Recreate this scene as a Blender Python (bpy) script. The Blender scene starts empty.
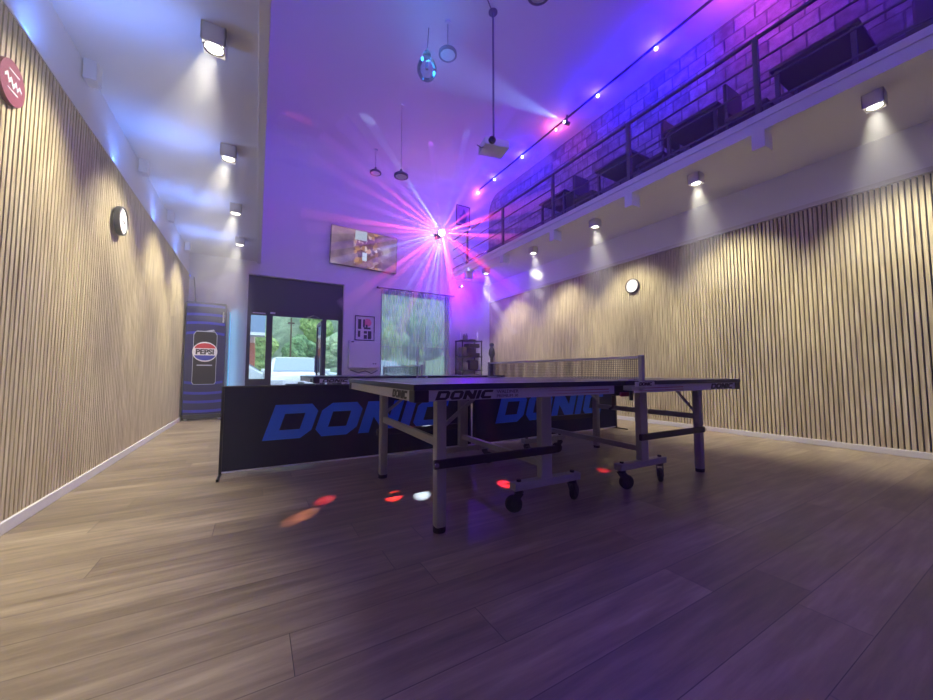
import bpy, bmesh, math, random
from mathutils import Vector, Matrix, Euler
random.seed(7)
SC = bpy.context.scene
COL = SC.collection
R = math.radians

# ------------------------------------------------------------------ camera, world, exposure
cam_d = bpy.data.cameras.new('camera'); cam = bpy.data.objects.new('camera', cam_d); COL.objects.link(cam)
cam.location = (0, 0, .815); cam.rotation_euler = (R(93.5), 0, R(-30.2))
cam_d.sensor_width = 36; cam_d.lens = 360 / 933 * 36; cam_d.clip_start = .02; cam_d.clip_end = 300
SC.camera = cam
SC.view_settings.view_transform = 'Standard'; SC.view_settings.look = 'None'
SC.view_settings.gamma = 1; SC.view_settings.use_curve_mapping = False
SC.view_settings.exposure = 0.0
W = bpy.data.worlds.new('world'); SC.world = W; W.use_nodes = True
bg = W.node_tree.nodes['Background']; bg.inputs[0].default_value = (.66, .84, 1, 1); bg.inputs[1].default_value = 3.1
cy = SC.cycles
cy.use_denoising = True; cy.max_bounces = 8; cy.diffuse_bounces = 4; cy.volume_bounces = 1; cy.transparent_max_bounces = 16
cy.sample_clamp_indirect = 4; cy.caustics_reflective = False; cy.caustics_refractive = False
cy.use_light_tree = True

DOWN_W, BLUE_COVE_W, STRING_W, BEAM_W = 232, 5, 58, 4000
HAZE = .015

def light(name, kind, loc, energy, color, parent=None, d=None, **kw):
    L = bpy.data.lights.new(name, kind); L.energy = energy; L.color = color
    for k, v in kw.items(): setattr(L, k, v)
    o = bpy.data.objects.new(name, L); COL.objects.link(o); o.location = loc
    if d is not None: o.rotation_euler = Vector(d).to_track_quat('-Z', 'Y').to_euler()
    if parent: o.parent = parent
    return o

# ------------------------------------------------------------------ materials
MATS = {}
def lin(c):
    return tuple(((v / 255) / 12.92 if v / 255 <= .04045 else ((v / 255 + .055) / 1.055) ** 2.4) for v in c) + (1,)
def mat(name, c, rough=.5, metal=0, emit=None, es=0, noise=0, nscale=30, bump=0, coat=0, trans=0, alpha=1):
    if name in MATS: return MATS[name]
    m = bpy.data.materials.new(name); m.use_nodes = True; nt = m.node_tree; b = nt.nodes['Principled BSDF']
    col = lin(c)
    b.inputs['Base Color'].default_value = col; b.inputs['Roughness'].default_value = rough; b.inputs['Metallic'].default_value = metal
    b.inputs['Coat Weight'].default_value = coat; b.inputs['Transmission Weight'].default_value = trans; b.inputs['Alpha'].default_value = alpha
    if rough >= .8 and name != 'white_plaster': b.inputs['Specular IOR Level'].default_value = .12
    if emit: b.inputs['Emission Color'].default_value = lin(emit); b.inputs['Emission Strength'].default_value = es
    tc = nt.nodes.new('ShaderNodeTexCoord'); n = nt.nodes.new('ShaderNodeTexNoise'); n.inputs['Scale'].default_value = nscale; n.inputs['Detail'].default_value = 4
    nt.links.new(tc.outputs['Object'], n.inputs['Vector'])
    k = noise or .04
    mx = nt.nodes.new('ShaderNodeMixRGB'); mx.blend_type = 'MIX'
    mx.inputs[1].default_value = tuple(max(0, v * (1 - k)) for v in col[:3]) + (1,); mx.inputs[2].default_value = tuple(min(1, v * (1 + k)) for v in col[:3]) + (1,)
    nt.links.new(n.outputs['Fac'], mx.inputs[0]); nt.links.new(mx.outputs[0], b.inputs['Base Color'])
    if bump:
        bp = nt.nodes.new('ShaderNodeBump'); bp.inputs['Strength'].default_value = bump; bp.inputs['Distance'].default_value = .01
        nt.links.new(n.outputs['Fac'], bp.inputs['Height']); nt.links.new(bp.outputs[0], b.inputs['Normal'])
    MATS[name] = m; return m

def ramp(nt, stops):
    r = nt.nodes.new('ShaderNodeValToRGB'); e = r.color_ramp.elements
    e[0].position, e[0].color = stops[0][0], lin(stops[0][1]); e[1].position, e[1].color = stops[-1][0], lin(stops[-1][1])
    for p, c in stops[1:-1]:
        x = e.new(p); x.color = lin(c)
    return r
def mapping(nt, scale, rot=(0, 0, 0), src='Object'):
    tc = nt.nodes.new('ShaderNodeTexCoord'); mp = nt.nodes.new('ShaderNodeMapping')
    mp.inputs['Scale'].default_value = scale; mp.inputs['Rotation'].default_value = rot
    nt.links.new(tc.outputs[src], mp.inputs['Vector']); return mp

def floor_mat():
    m = bpy.data.materials.new('vinyl_planks'); m.use_nodes = True; nt = m.node_tree; b = nt.nodes['Principled BSDF']; L = nt.links.new
    tc0 = nt.nodes.new('ShaderNodeTexCoord'); sx0 = nt.nodes.new('ShaderNodeSeparateXYZ'); L(tc0.outputs['Object'], sx0.inputs[0])
    dv = nt.nodes.new('ShaderNodeMath'); dv.operation = 'DIVIDE'; dv.inputs[1].default_value = .185; L(sx0.outputs['Y'], dv.inputs[0])
    fl = nt.nodes.new('ShaderNodeMath'); fl.operation = 'FLOOR'; L(dv.outputs[0], fl.inputs[0])
    wn = nt.nodes.new('ShaderNodeTexWhiteNoise'); wn.noise_dimensions = '1D'; L(fl.outputs[0], wn.inputs['W'])
    ml = nt.nodes.new('ShaderNodeMath'); ml.operation = 'MULTIPLY_ADD'; ml.inputs[1].default_value = 1.5; L(wn.outputs['Value'], ml.inputs[0]); L(sx0.outputs['X'], ml.inputs[2])
    mp = nt.nodes.new('ShaderNodeCombineXYZ'); L(ml.outputs[0], mp.inputs['X']); L(sx0.outputs['Y'], mp.inputs['Y'])
    br = nt.nodes.new('ShaderNodeTexBrick'); br.inputs['Scale'].default_value = 1
    br.inputs['Brick Width'].default_value = 1.5; br.inputs['Row Height'].default_value = .185
    br.inputs['Mortar Size'].default_value = .0012; br.inputs['Mortar Smooth'].default_value = .2; br.offset = 0; br.squash = 1
    br.inputs['Color1'].default_value = (0, 0, 0, 1); br.inputs['Color2'].default_value = (1, 1, 1, 1); br.inputs['Mortar'].default_value = (.5, .5, .5, 1)
    L(mp.outputs[0], br.inputs['Vector'])
    # streaky grain along the plank
    mp2 = mapping(nt, (.9, 10, 1)); n = nt.nodes.new('ShaderNodeTexNoise'); n.inputs['Scale'].default_value = 2.2; n.inputs['Detail'].default_value = 8; n.inputs['Roughness'].default_value = .62
    n.noise_dimensions = '4D'; L(mp2.outputs[0], n.inputs['Vector'])
    mu = nt.nodes.new('ShaderNodeMath'); mu.operation = 'MULTIPLY'; mu.inputs[1].default_value = 13; L(br.outputs['Color'], mu.inputs[0]); L(mu.outputs[0], n.inputs['W'])
    mp3 = mapping(nt, (.9, 3.2, 1)); n3 = nt.nodes.new('ShaderNodeTexNoise'); n3.inputs['Scale'].default_value = 1.6; n3.inputs['Detail'].default_value = 5; L(mp3.outputs[0], n3.inputs['Vector'])
    r1 = ramp(nt, [(.28, (116, 103, 82)), (.5, (150, 135, 108)), (.72, (182, 167, 136))]); L(n.outputs['Fac'], r1.inputs[0])
    mx = nt.nodes.new('ShaderNodeMixRGB'); mx.blend_type = 'MULTIPLY'; mx.inputs[0].default_value = .75
    r3 = ramp(nt, [(.3, (205, 200, 196)), (.7, (255, 255, 255))]); L(n3.outputs['Fac'], r3.inputs[0])
    L(r1.outputs[0], mx.inputs[1]); L(r3.outputs[0], mx.inputs[2])
    mx2 = nt.nodes.new('ShaderNodeMixRGB'); mx2.blend_type = 'MULTIPLY'; mx2.inputs[0].default_value = .6
    r4 = ramp(nt, [(0, (168, 162, 158)), (1, (255, 255, 255))]); L(br.outputs['Color'], r4.inputs[0]); L(mx.outputs[0], mx2.inputs[1]); L(r4.outputs[0], mx2.inputs[2])
    mx4 = nt.nodes.new('ShaderNodeMixRGB'); mx4.inputs[2].default_value = lin((58, 50, 42)); L(br.outputs['Fac'], mx4.inputs[0]); L(mx2.outputs[0], mx4.inputs[1])
    L(mx4.outputs[0], b.inputs['Base Color'])
    rr = nt.nodes.new('ShaderNodeMapRange'); rr.inputs['To Min'].default_value = .34; rr.inputs['To Max'].default_value = .52; L(n.outputs['Fac'], rr.inputs['Value']); L(rr.outputs[0], b.inputs['Roughness'])
    bp = nt.nodes.new('ShaderNodeBump'); bp.inputs['Strength'].default_value = .12; bp.inputs['Distance'].default_value = .004; L(n.outputs['Fac'], bp.inputs['Height']); L(bp.outputs[0], b.inputs['Normal'])
    return m
def slat_mat():
    m = bpy.data.materials.new('oak_slats'); m.use_nodes = True; nt = m.node_tree; b = nt.nodes['Principled BSDF']; L = nt.links.new
    mp = mapping(nt, (25, 25, 1.6)); n = nt.nodes.new('ShaderNodeTexNoise'); n.inputs['Scale'].default_value = 1.7; n.inputs['Detail'].default_value = 6; L(mp.outputs[0], n.inputs['Vector'])
    r = ramp(nt, [(.3, (160, 144, 108)), (.5, (187, 172, 134)), (.7, (210, 197, 159))]); L(n.outputs['Fac'], r.inputs[0]); L(r.outputs[0], b.inputs['Base Color'])
    b.inputs['Roughness'].default_value = .6
    return m
def shingle_mat():
    m = bpy.data.materials.new('gallery_cladding'); m.use_nodes = True; nt = m.node_tree; b = nt.nodes['Principled BSDF']; L = nt.links.new
    tc = nt.nodes.new('ShaderNodeTexCoord'); sx = nt.nodes.new('ShaderNodeSeparateXYZ'); cb = nt.nodes.new('ShaderNodeCombineXYZ')
    L(tc.outputs['Object'], sx.inputs[0]); L(sx.outputs['Y'], cb.inputs['X']); L(sx.outputs['Z'], cb.inputs['Y'])
    br = nt.nodes.new('ShaderNodeTexBrick'); br.inputs['Scale'].default_value = 1; br.inputs['Brick Width'].default_value = .24; br.inputs['Row Height'].default_value = .2
    br.inputs['Mortar Size'].default_value = .012; br.inputs['Mortar Smooth'].default_value = .6; br.offset = .5
    br.inputs['Color1'].default_value = lin((104, 98, 110)); br.inputs['Color2'].default_value = lin((150, 142, 154)); br.inputs['Mortar'].default_value = lin((84, 80, 90))
    L(cb.outputs[0], br.inputs['Vector'])
    n = nt.nodes.new('ShaderNodeTexNoise'); n.inputs['Scale'].default_value = 9; n.inputs['Detail'].default_value = 4; L(cb.outputs[0], n.inputs['Vector'])
    mx = nt.nodes.new('ShaderNodeMixRGB'); mx.blend_type = 'MULTIPLY'; mx.inputs[0].default_value = .8
    r = ramp(nt, [(.35, (150, 145, 150)), (.65, (255, 255, 255))]); L(n.outputs['Fac'], r.inputs[0]); L(br.outputs['Color'], mx.inputs[1]); L(r.outputs[0], mx.inputs[2]); L(mx.outputs[0], b.inputs['Base Color'])
    bp = nt.nodes.new('ShaderNodeBump'); bp.inputs['Strength'].default_value = .7; bp.inputs['Distance'].default_value = .03; bp.invert = True; L(br.outputs['Fac'], bp.inputs['Height']); L(bp.outputs[0], b.inputs['Normal'])
    b.inputs['Roughness'].default_value = .7
    return m
def screen_mat():
    m = bpy.data.materials.new('tv_picture'); m.use_nodes = True; nt = m.node_tree; b = nt.nodes['Principled BSDF']; L = nt.links.new
    tc = nt.nodes.new('ShaderNodeTexCoord'); sx = nt.nodes.new('ShaderNodeSeparateXYZ'); L(tc.outputs['Generated'], sx.inputs[0])
    v = nt.nodes.new('ShaderNodeTexVoronoi'); v.inputs['Scale'].default_value = 13; L(tc.outputs['Object'], v.inputs['Vector'])
    rv = ramp(nt, [(0, (255, 240, 225)), (.3, (150, 100, 96)), (.6, (84, 50, 42)), (1, (235, 180, 110))]); L(v.outputs['Color'], rv.inputs[0])
    n = nt.nodes.new('ShaderNodeTexNoise'); n.inputs['Scale'].default_value = 3; L(tc.outputs['Object'], n.inputs['Vector'])
    rn = ramp(nt, [(.35, (104, 84, 100)), (.6, (158, 132, 140)), (.7, (190, 178, 172))]); L(n.outputs['Fac'], rn.inputs[0])
    mk = ramp(nt, [(.0, (0, 0, 0)), (.31, (0, 0, 0)), (.36, (255, 255, 255)), (.68, (255, 255, 255)), (.8, (60, 60, 60)), (1, (0, 0, 0))]); L(sx.outputs['X'], mk.inputs[0])
    mx = nt.nodes.new('ShaderNodeMixRGB'); L(mk.outputs[0], mx.inputs[0]); L(rn.outputs[0], mx.inputs[1]); L(rv.outputs[0], mx.inputs[2])
    # pale sky patch in the middle top of the picture
    def band(sock, a, c):
        g = nt.nodes.new('ShaderNodeMath'); g.operation = 'GREATER_THAN'; g.inputs[1].default_value = a; L(sock, g.inputs[0])
        l = nt.nodes.new('ShaderNodeMath'); l.operation = 'LESS_THAN'; l.inputs[1].default_value = c; L(sock, l.inputs[0])
        k = nt.nodes.new('ShaderNodeMath'); k.operation = 'MULTIPLY'; L(g.outputs[0], k.inputs[0]); L(l.outputs[0], k.inputs[1]); return k.outputs[0]
    bx_ = band(sx.outputs['X'], .34, .52); bz = band(sx.outputs['Z'], .74, 1.1)
    k = nt.nodes.new('ShaderNodeMath'); k.operation = 'MULTIPLY'; L(bx_, k.inputs[0]); L(bz, k.inputs[1])
    mx2 = nt.nodes.new('ShaderNodeMixRGB'); mx2.inputs[2].default_value = lin((190, 208, 220)); L(k.outputs[0], mx2.inputs[0]); L(mx.outputs[0], mx2.inputs[1])
    e2 = nt.nodes.new('ShaderNodeMath'); e2.operation = 'MULTIPLY'; L(band(sx.outputs['X'], .46, .53), e2.inputs[0]); L(band(sx.outputs['Z'], .2, .42), e2.inputs[1])
    mx3 = nt.nodes.new('ShaderNodeMixRGB'); mx3.inputs[2].default_value = lin((214, 232, 246)); L(e2.outputs[0], mx3.inputs[0]); L(mx2.outputs[0], mx3.inputs[1])
    L(mx3.outputs[0], b.inputs['Emission Color']); b.inputs['Emission Strength'].default_value = .85
    b.inputs['Base Color'].default_value = (.01, .01, .01, 1); b.inputs['Roughness'].default_value = .25
    return m
def leaf_mat(name, a, b2, sc=6):
    m = bpy.data.materials.new(name); m.use_nodes = True; nt = m.node_tree; b = nt.nodes['Principled BSDF']; L = nt.links.new
    tc = nt.nodes.new('ShaderNodeTexCoord'); n = nt.nodes.new('ShaderNodeTexNoise'); n.inputs['Scale'].default_value = sc; n.inputs['Detail'].default_value = 8; L(tc.outputs['Object'], n.inputs['Vector'])
    r = ramp(nt, [(.35, a), (.65, b2)]); L(n.outputs['Fac'], r.inputs[0]); L(r.outputs[0], b.inputs['Base Color']); b.inputs['Roughness'].default_value = .8
    bp = nt.nodes.new('ShaderNodeBump'); bp.inputs['Strength'].default_value = 1; bp.inputs['Distance'].default_value = .3; L(n.outputs['Fac'], bp.inputs['Height']); L(bp.outputs[0], b.inputs['Normal'])
    return m

white = mat('white_plaster', (226, 226, 228), .85, noise=.02, nscale=3)
baseb = mat('white_baseboard', (205, 202, 196), .5)
white_metal = mat('white_metal', (222, 222, 224), .4)
felt = mat('dark_felt', (20, 15, 13), .95)
blackp = mat('black_plastic', (16, 16, 19), .45)
blackm = mat('black_metal', (20, 20, 23), .4, .3)
rubber = mat('black_rubber', (14, 14, 15), .7)
steel = mat('grey_painted_steel', (164, 164, 170), .38, .15)
apron_m = mat('pale_grey_apron', (196, 197, 204), .4, .1)
chrome = mat('chrome', (200, 200, 205), .2, 1)
railm = mat('dark_railing_steel', (70, 64, 80), .5, .2)
top_m = mat('table_blue_black', (20, 30, 52), .3, noise=.1, nscale=80)
line_m = mat('white_line', (225, 225, 230), .4)
ink = mat('black_ink', (14, 13, 16), .4)
greyink = mat('grey_ink', (90, 90, 96), .5)
redink = mat('red_stripe', (150, 40, 60), .5)
navy = mat('navy_barrier_fabric', (15, 21, 44), .85, noise=.12, nscale=140)
blogo = mat('blue_logo_print', (44, 112, 225), .8)
alu = mat('dark_door_aluminium', (40, 38, 42), .45, .3)
SLAT = slat_mat(); FLOOR = floor_mat(); CLAD = shingle_mat()
lens_m = mat('lamp_lens', (255, 250, 235), .3, emit=(255, 244, 222), es=9)
def glassmat():
    m = bpy.data.materials.new('clear_pane'); m.use_nodes = True; nt = m.node_tree; nt.nodes.remove(nt.nodes['Principled BSDF'])
    t = nt.nodes.new('ShaderNodeBsdfTransparent'); g = nt.nodes.new('ShaderNodeBsdfGlossy'); g.inputs['Roughness'].default_value = .03
    f = nt.nodes.new('ShaderNodeFresnel'); f.inputs[0].default_value = 1.25; mx = nt.nodes.new('ShaderNodeMixShader')
    t.inputs[0].default_value = (.93, .96, .96, 1)
    nt.links.new(f.outputs[0], mx.inputs[0]); nt.links.new(t.outputs[0], mx.inputs[1]); nt.links.new(g.outputs[0], mx.inputs[2]); nt.links.new(mx.outputs[0], nt.nodes['Material Output'].inputs[0]); return m
PANE = glassmat()

# ------------------------------------------------------------------ mesh helpers
class MB:
    def __init__(s): s.bm = bmesh.new()
    def box(s, x0, x1, y0, y1, z0, z1, bev=0, M=None):
        g = bmesh.ops.create_cube(s.bm, size=1)['verts']
        T = Matrix.Translation(((x0 + x1) / 2, (y0 + y1) / 2, (z0 + z1) / 2)) @ Matrix.Diagonal((abs(x1 - x0), abs(y1 - y0), abs(z1 - z0), 1))
        bmesh.ops.transform(s.bm, matrix=T, verts=g)
        if bev:
            es = list({e for v in g for e in v.link_edges})
            r = bmesh.ops.bevel(s.bm, geom=es, offset=bev, segments=2, affect='EDGES', profile=.5)
            g = list({v for f in r['faces'] for v in f.verts} | {v for v in g if v.is_valid})
        if M is not None: bmesh.ops.transform(s.bm, matrix=M, verts=[v for v in g if v.is_valid])
        return s
    def beam(s, a, b, w, h, bev=0):
        a, b = Vector(a), Vector(b); d = b - a; L = d.length
        q = d.to_track_quat('X', 'Z').to_matrix().to_4x4()
        return s.box(0, L, -w / 2, w / 2, -h / 2, h / 2, bev, Matrix.Translation(a) @ q)
    def cyl(s, a, b, r, r2=None, n=20, cap=True):
        a, b = Vector(a), Vector(b); d = b - a
        g = bmesh.ops.create_cone(s.bm, cap_ends=cap, segments=n, radius1=r, radius2=r if r2 is None else r2, depth=d.length)['verts']
        M = Matrix.Translation((a + b) / 2) @ d.to_track_quat('Z', 'Y').to_matrix().to_4x4()
        bmesh.ops.transform(s.bm, matrix=M, verts=g); return s
    def lathe(s, prof, c=(0, 0, 0), axis=(0, 0, 1), n=32):
        q = Vector(axis).to_track_quat('Z', 'Y').to_matrix().to_4x4(); M = Matrix.Translation(c) @ q
        rings = []
        for r, z in prof:
            rings.append([s.bm.verts.new(M @ Vector((max(r, 1e-5) * math.cos(2 * math.pi * i / n), max(r, 1e-5) * math.sin(2 * math.pi * i / n), z))) for i in range(n)])
        for a, b in zip(rings, rings[1:]):
            for i in range(n):
                s.bm.faces.new((a[i], a[(i + 1) % n], b[(i + 1) % n], b[i]))
        return s
    def ball(s, c, r, sub=2, sc=(1, 1, 1)):
        g = bmesh.ops.create_icosphere(s.bm, subdivisions=sub, radius=r)['verts']
        bmesh.ops.transform(s.bm, matrix=Matrix.Translation(c) @ Matrix.Diagonal((*sc, 1)), verts=g); return s
    def tube(s, pts, r, n=8):
        for a, b in zip(pts, pts[1:]): s.cyl(a, b, r, n=n)
        for p in pts[1:-1]: s.ball(p, r, 1)
        return s
    def poly(s, pts, d):
        # prism: outline pts (3D), extruded by vector d
        d = Vector(d); a = [s.bm.verts.new(Vector(p)) for p in pts]; b = [s.bm.verts.new(Vector(p) + d) for p in pts]
        s.bm.faces.new(a); s.bm.faces.new(list(reversed(b)))
        for i in range(len(a)): s.bm.faces.new((a[i], b[i], b[(i + 1) % len(b)], a[(i + 1) % len(a)]))
        return s
    def build(s, name, m, parent=None, kind=None, smooth=False, loc=None, rot=None, label=None):
        bmesh.ops.recalc_face_normals(s.bm, faces=s.bm.faces[:])
        me = bpy.data.meshes.new(name); s.bm.to_mesh(me); s.bm.free(); me.materials.append(m)
        o = bpy.data.objects.new(name, me); COL.objects.link(o)
        if smooth:
            for p in me.polygons: p.use_smooth = True
            e = o.modifiers.new('n', 'EDGE_SPLIT'); e.split_angle = R(40)
        if parent: o.parent = parent
        if kind: o['kind'] = kind
        if loc is not None: o.location = loc
        if rot is not None: o.rotation_euler = rot
        if label: o['label'] = label
        return o
def thing(name, label, cat, loc=(0, 0, 0), rz=0, group=None):
    o = bpy.data.objects.new(name, None); COL.objects.link(o); o.location = loc; o.rotation_euler = (0, 0, rz)
    o.empty_display_size = .1
    return tag(o, label, cat, group)
def tag(o, label, cat, group=None):
    o['label'] = label; o['category'] = cat
    if group: o['group'] = group
    return o
def copy_tree(o, parent=None):
    c = o.copy(); COL.objects.link(c)
    if parent: c.parent = parent
    for ch in [x for x in bpy.data.objects if x.parent == o]: copy_tree(ch, c)
    return c
def curve_mesh(cd, name, M, m, parent, xf):
    o = bpy.data.objects.new('tmp', cd); COL.objects.link(o)
    bpy.context.view_layer.update()
    me = bpy.data.meshes.new_from_object(o.evaluated_get(bpy.context.evaluated_depsgraph_get()))
    bpy.data.objects.remove(o); me.transform(xf); me.materials.clear(); me.materials.append(m); me.name = name
    r = bpy.data.objects.new(name, me); COL.objects.link(r)
    if parent: r.parent = parent
    return r
# frames: text/logo drawn in local xy is placed with origin o, axes u (right) and v (up)
def frame(o, u, v):
    u = Vector(u).normalized(); v = Vector(v).normalized(); w = u.cross(v)
    M = Matrix((u, v, w)).transposed().to_4x4(); return Matrix.Translation(o) @ M
def text(s, size, name, m, parent, xf, align='CENTER', bold=0, shear=0, ext=.0012, sx=1):
    c = bpy.data.curves.new('txt', 'FONT'); c.body = s; c.size = size; c.align_x = align; c.align_y = 'CENTER'; c.extrude = ext; c.offset = bold; c.shear = shear
    return curve_mesh(c, name, None, m, parent, xf @ Matrix.Diagonal((sx, 1, 1, 1)))
def shapes(loops, name, m, parent, xf, ext=.001):
    c = bpy.data.curves.new('shp', 'CURVE'); c.dimensions = '2D'; c.fill_mode = 'BOTH'; c.extrude = ext
    for lp in loops:
        sp = c.splines.new('POLY'); sp.points.add(len(lp) - 1)
        for p, q in zip(sp.points, lp): p.co = (q[0], q[1], 0, 1)
        sp.use_cyclic_u = True
    return curve_mesh(c, name, None, m, parent, xf)
HOLE = [(.34, .27), (.88, .27), (.88, .73), (.34, .73)]
GLY = {'D': (1.33, [[(0, 0), (.98, 0), (1.22, .22), (1.22, .78), (.98, 1), (0, 1)], HOLE]),
       'O': (1.33, [[(.24, 0), (.98, 0), (1.22, .22), (1.22, .78), (.98, 1), (.24, 1), (0, .78), (0, .22)], HOLE]),
       'N': (1.33, [[(0, 0), (.34, 0), (.34, .5), (.82, 0), (1.22, 0), (1.22, 1), (.88, 1), (.88, .5), (.4, 1), (0, 1)]]),
       'I': (.46, [[(0, 0), (.35, 0), (.35, 1), (0, 1)]]),
       'C': (1.2, [[(.24, 0), (1.15, 0), (1.15, .28), (.36, .28), (.36, .72), (1.15, .72), (1.15, 1), (.24, 1), (0, .78), (0, .22)]])}
def logo(width, name, m, parent, xf, shear=.32, ext=.0012, tall=1):
    tot = 1.33 * 3 + .46 + 1.15 + shear; x = 0; loops = []
    k = width / tot
    for ch in 'DONIC':
        adv, ls = GLY[ch]
        for l in ls: loops.append([((px_ + x + shear * py_) * k, py_ * k * tall) for px_, py_ in l])
        x += adv
    return shapes(loops, name, m, parent, xf, ext), k
def circ(cx_, cy_, r, n=32, a0=0, a1=2 * math.pi, ry=None):
    ry = ry or r
    return [(cx_ + r * math.cos(a0 + (a1 - a0) * i / n), cy_ + ry * math.sin(a0 + (a1 - a0) * i / n)) for i in range(n if a1 - a0 > 6.2 else n + 1)]

# ------------------------------------------------------------------ room shell
XL, XR, YB, YN, H = -1.086, 5.45, 8.15, -3.0, 5.63
ZL, ZR = 3.0, 3.22          # undersides of the low ceilings at the left and under the gallery
GX, GZ = 4.28, 3.39         # gallery edge and deck top
MB().box(XL - .2, XR + .2, YN, YB + .25, -.15, 0).build('floor', FLOOR, kind='structure')
def slats(X, sgn, z0, z1, y0, y1, name, parent):
    m = MB(); y = y0
    while y + .027 < y1:
        m.box(X, X + sgn * .03, y, y + .0265, z0, z1); y += .04
    return m.build(name, SLAT, parent)
wl = MB().box(XL - .2, XL - .035, YN, YB, 0, ZL).build('wall_left', white, kind='structure')
MB().box(XL - .035, XL - .0305, YN, 7.98, .06, 2.52).build('felt_backing', felt, wl)
slats(XL, -1, .062, 2.555, YN + .01, 7.98, 'slats', wl)
wr = MB().box(XR + .035, XR + .2, YN, YB, 0, GZ).build('wall_right', white, kind='structure')
MB().box(XR + .0305, XR + .035, YN, 8.13, .06, 2.7).build('felt_backing', felt, wr)
slats(XR, 1, .062, 2.70, YN + .01, 8.13, 'slats', wr)
MB().box(XR + .002, XR + .2, YN, YB, GZ, H).build('wall_gallery', CLAD, kind='structure')
MB().box(XL - .2, XR + .2, YN - .15, YN, 0, H).build('wall_near', white, kind='structure')
MB().box(-.16, 0, YN, YB, ZL + .001, H).build('wall_upper_left', white, kind='structure')
# far wall with the door opening and the window opening
DX0, DX1, DZ = -.19, 1.61, 2.73
WX0, WX1, WZ0, WZ1 = 2.44, 4.22, .35, 2.72
m = MB(); T = .25
m.box(XL - .2, DX0, YB, YB + T, 0, H); m.box(DX0, DX1, YB, YB + T, DZ, H); m.box(DX1, WX0, YB, YB + T, 0, H)
m.box(WX0, WX1, YB, YB + T, 0, WZ0); m.box(WX0, WX1, YB, YB + T, WZ1, H); m.box(WX1, XR + .2, YB, YB + T, 0, H)
m.build('wall_back', white, kind='structure')
cr = .5; pr_ = [(-.16, YN, H)] + [(-.16, YB - cr + cr * math.sin(R(9 * i)), H - cr + cr * math.cos(R(9 * i))) for i in range(11)] + [(-.16, YB + T, H - cr), (-.16, YB + T, H + .15), (-.16, YN, H + .15)]
MB().poly(pr_, (XR + .36, 0, 0)).build('ceiling', white, kind='structure', smooth=True)
m = MB(); m.box(XL - .2, 0, YN, YB, ZL, ZL + .12)
for i in range(-3, 5): m.box(XL - .02, XL + .05, 3.44 + 1.363 * i - .05, 3.44 + 1.363 * i + .05, 2.86, ZL)
m.build('ceiling_left', white, kind='structure')
MB().box(-.055, .008, YN, YB, 2.965, 3.02, .004).build('trim_1', white_metal, kind='structure')
dk = MB().box(GX, XR + .035, YN, YB, ZR, GZ).build('ceiling_right', white, kind='structure')
m = MB()
for i in range(-3, 5): m.box(GX - .012, GX + .16, 1.53 + 1.46 * i - .055, 1.53 + 1.46 * i + .055, 3.045, ZR + .001)
m.build('trim_2', white, kind='structure', label='white joist ends under the gallery edge')
MB().box(GX - .012, GX, YN, YB, ZR + .11, GZ + .01).build('trim_3', white, kind='structure')
MB().box(XR - .03, XR + .035, YN, YB, 2.70, 2.72).box(XR - .008, XR + .035, YN, YB, 2.72, 2.755).build('trim_4', baseb, kind='structure')
MB().box(XL - .035, XL + .004, YN, 7.98, 2.555, 2.567).build('trim_5', white_metal, kind='structure')
MB().box(XL - .035, XL + .012, YN, 7.98, 0, .062, .003).build('baseboard_left', baseb, kind='structure')
MB().box(XR - .012, XR + .035, YN, 8.13, 0, .062, .003).build('baseboard_right', baseb, kind='structure')
MB().box(XL, DX0 - .02, YB - .012, YB, 0, .06).box(DX1 + .02, XR, YB - .012, YB, 0, .06).build('baseboard_back', baseb, kind='structure')
MB().box(XR - .05, XR, YN, YB, GZ, GZ + .74).build('trim_6', mat('gallery_dado', (42, 38, 48), .7), kind='structure')

# ------------------------------------------------------------------ entrance door, window
dr = MB()
for x0, x1 in ((DX0, DX0 + .06), (.14, .25), (1.20, 1.27), (1.52, DX1)): dr.box(x0, x1, 8.2, 8.27, 0, 2.0)
dr.box(DX0, DX1, 8.2, 8.27, 1.95, 2.05)
door = dr.build('door_1', alu, kind='structure')
MB().box(DX0, DX1, 8.21, 8.25, 2.05, DZ).build('transom_panel', mat('dark_transom', (34, 38, 48), .55), door)
MB().box(DX0 + .06, .14, 8.215, 8.255, 0, .68).box(1.27, 1.52, 8.215, 8.255, 0, .5).build('kick_panel', alu, door)
MB().box(DX0 + .06, .14, 8.23, 8.238, .68, 1.95).box(1.27, 1.52, 8.23, 8.238, .5, 1.95).build('pane', PANE, door)
MB().box(-.10, .12, 8.195, 8.205, 1.975, 1.995).build('light_strip', white_metal, door)
MB().box(.2, .29, 8.15, 8.2, 1.985, 2.015).build('door_sensor', white_metal, door)
MB().tube([(.88, 8.17, 1.96), (1.0, 8.08, 1.99), (1.12, 8.18, 1.965)], .01).build('door_closer', chrome, door)
MB().box(DX0 - .035, DX0, 8.11, 8.15, 0, DZ + .035).box(DX1, DX1 + .035, 8.11, 8.15, 0, DZ + .035).box(DX0, DX1, 8.11, 8.15, DZ, DZ + .035).build('trim_7', white_metal, kind='structure')
# the leaf stands open, hinged at the right post
lf = Matrix.Translation((1.2, 8.27, 0)) @ Matrix.Rotation(R(88.5), 4, 'Z')
m = MB()
for b in ((0, .07, -.02, .02, .01, 1.93), (.83, .9, -.02, .02, .01, 1.93), (0, .9, -.02, .02, 1.86, 1.93), (0, .9, -.02, .02, .01, .12)): m.box(*b, M=lf)
leaf = m.build('door_2', alu, kind='structure')
MB().box(.07, .83, -.004, .004, .12, 1.86, M=lf).build('pane', PANE, leaf)
MB().box(.78, .8, .02, .06, .8, 1.2, M=lf).build('handle', chrome, leaf)

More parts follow.
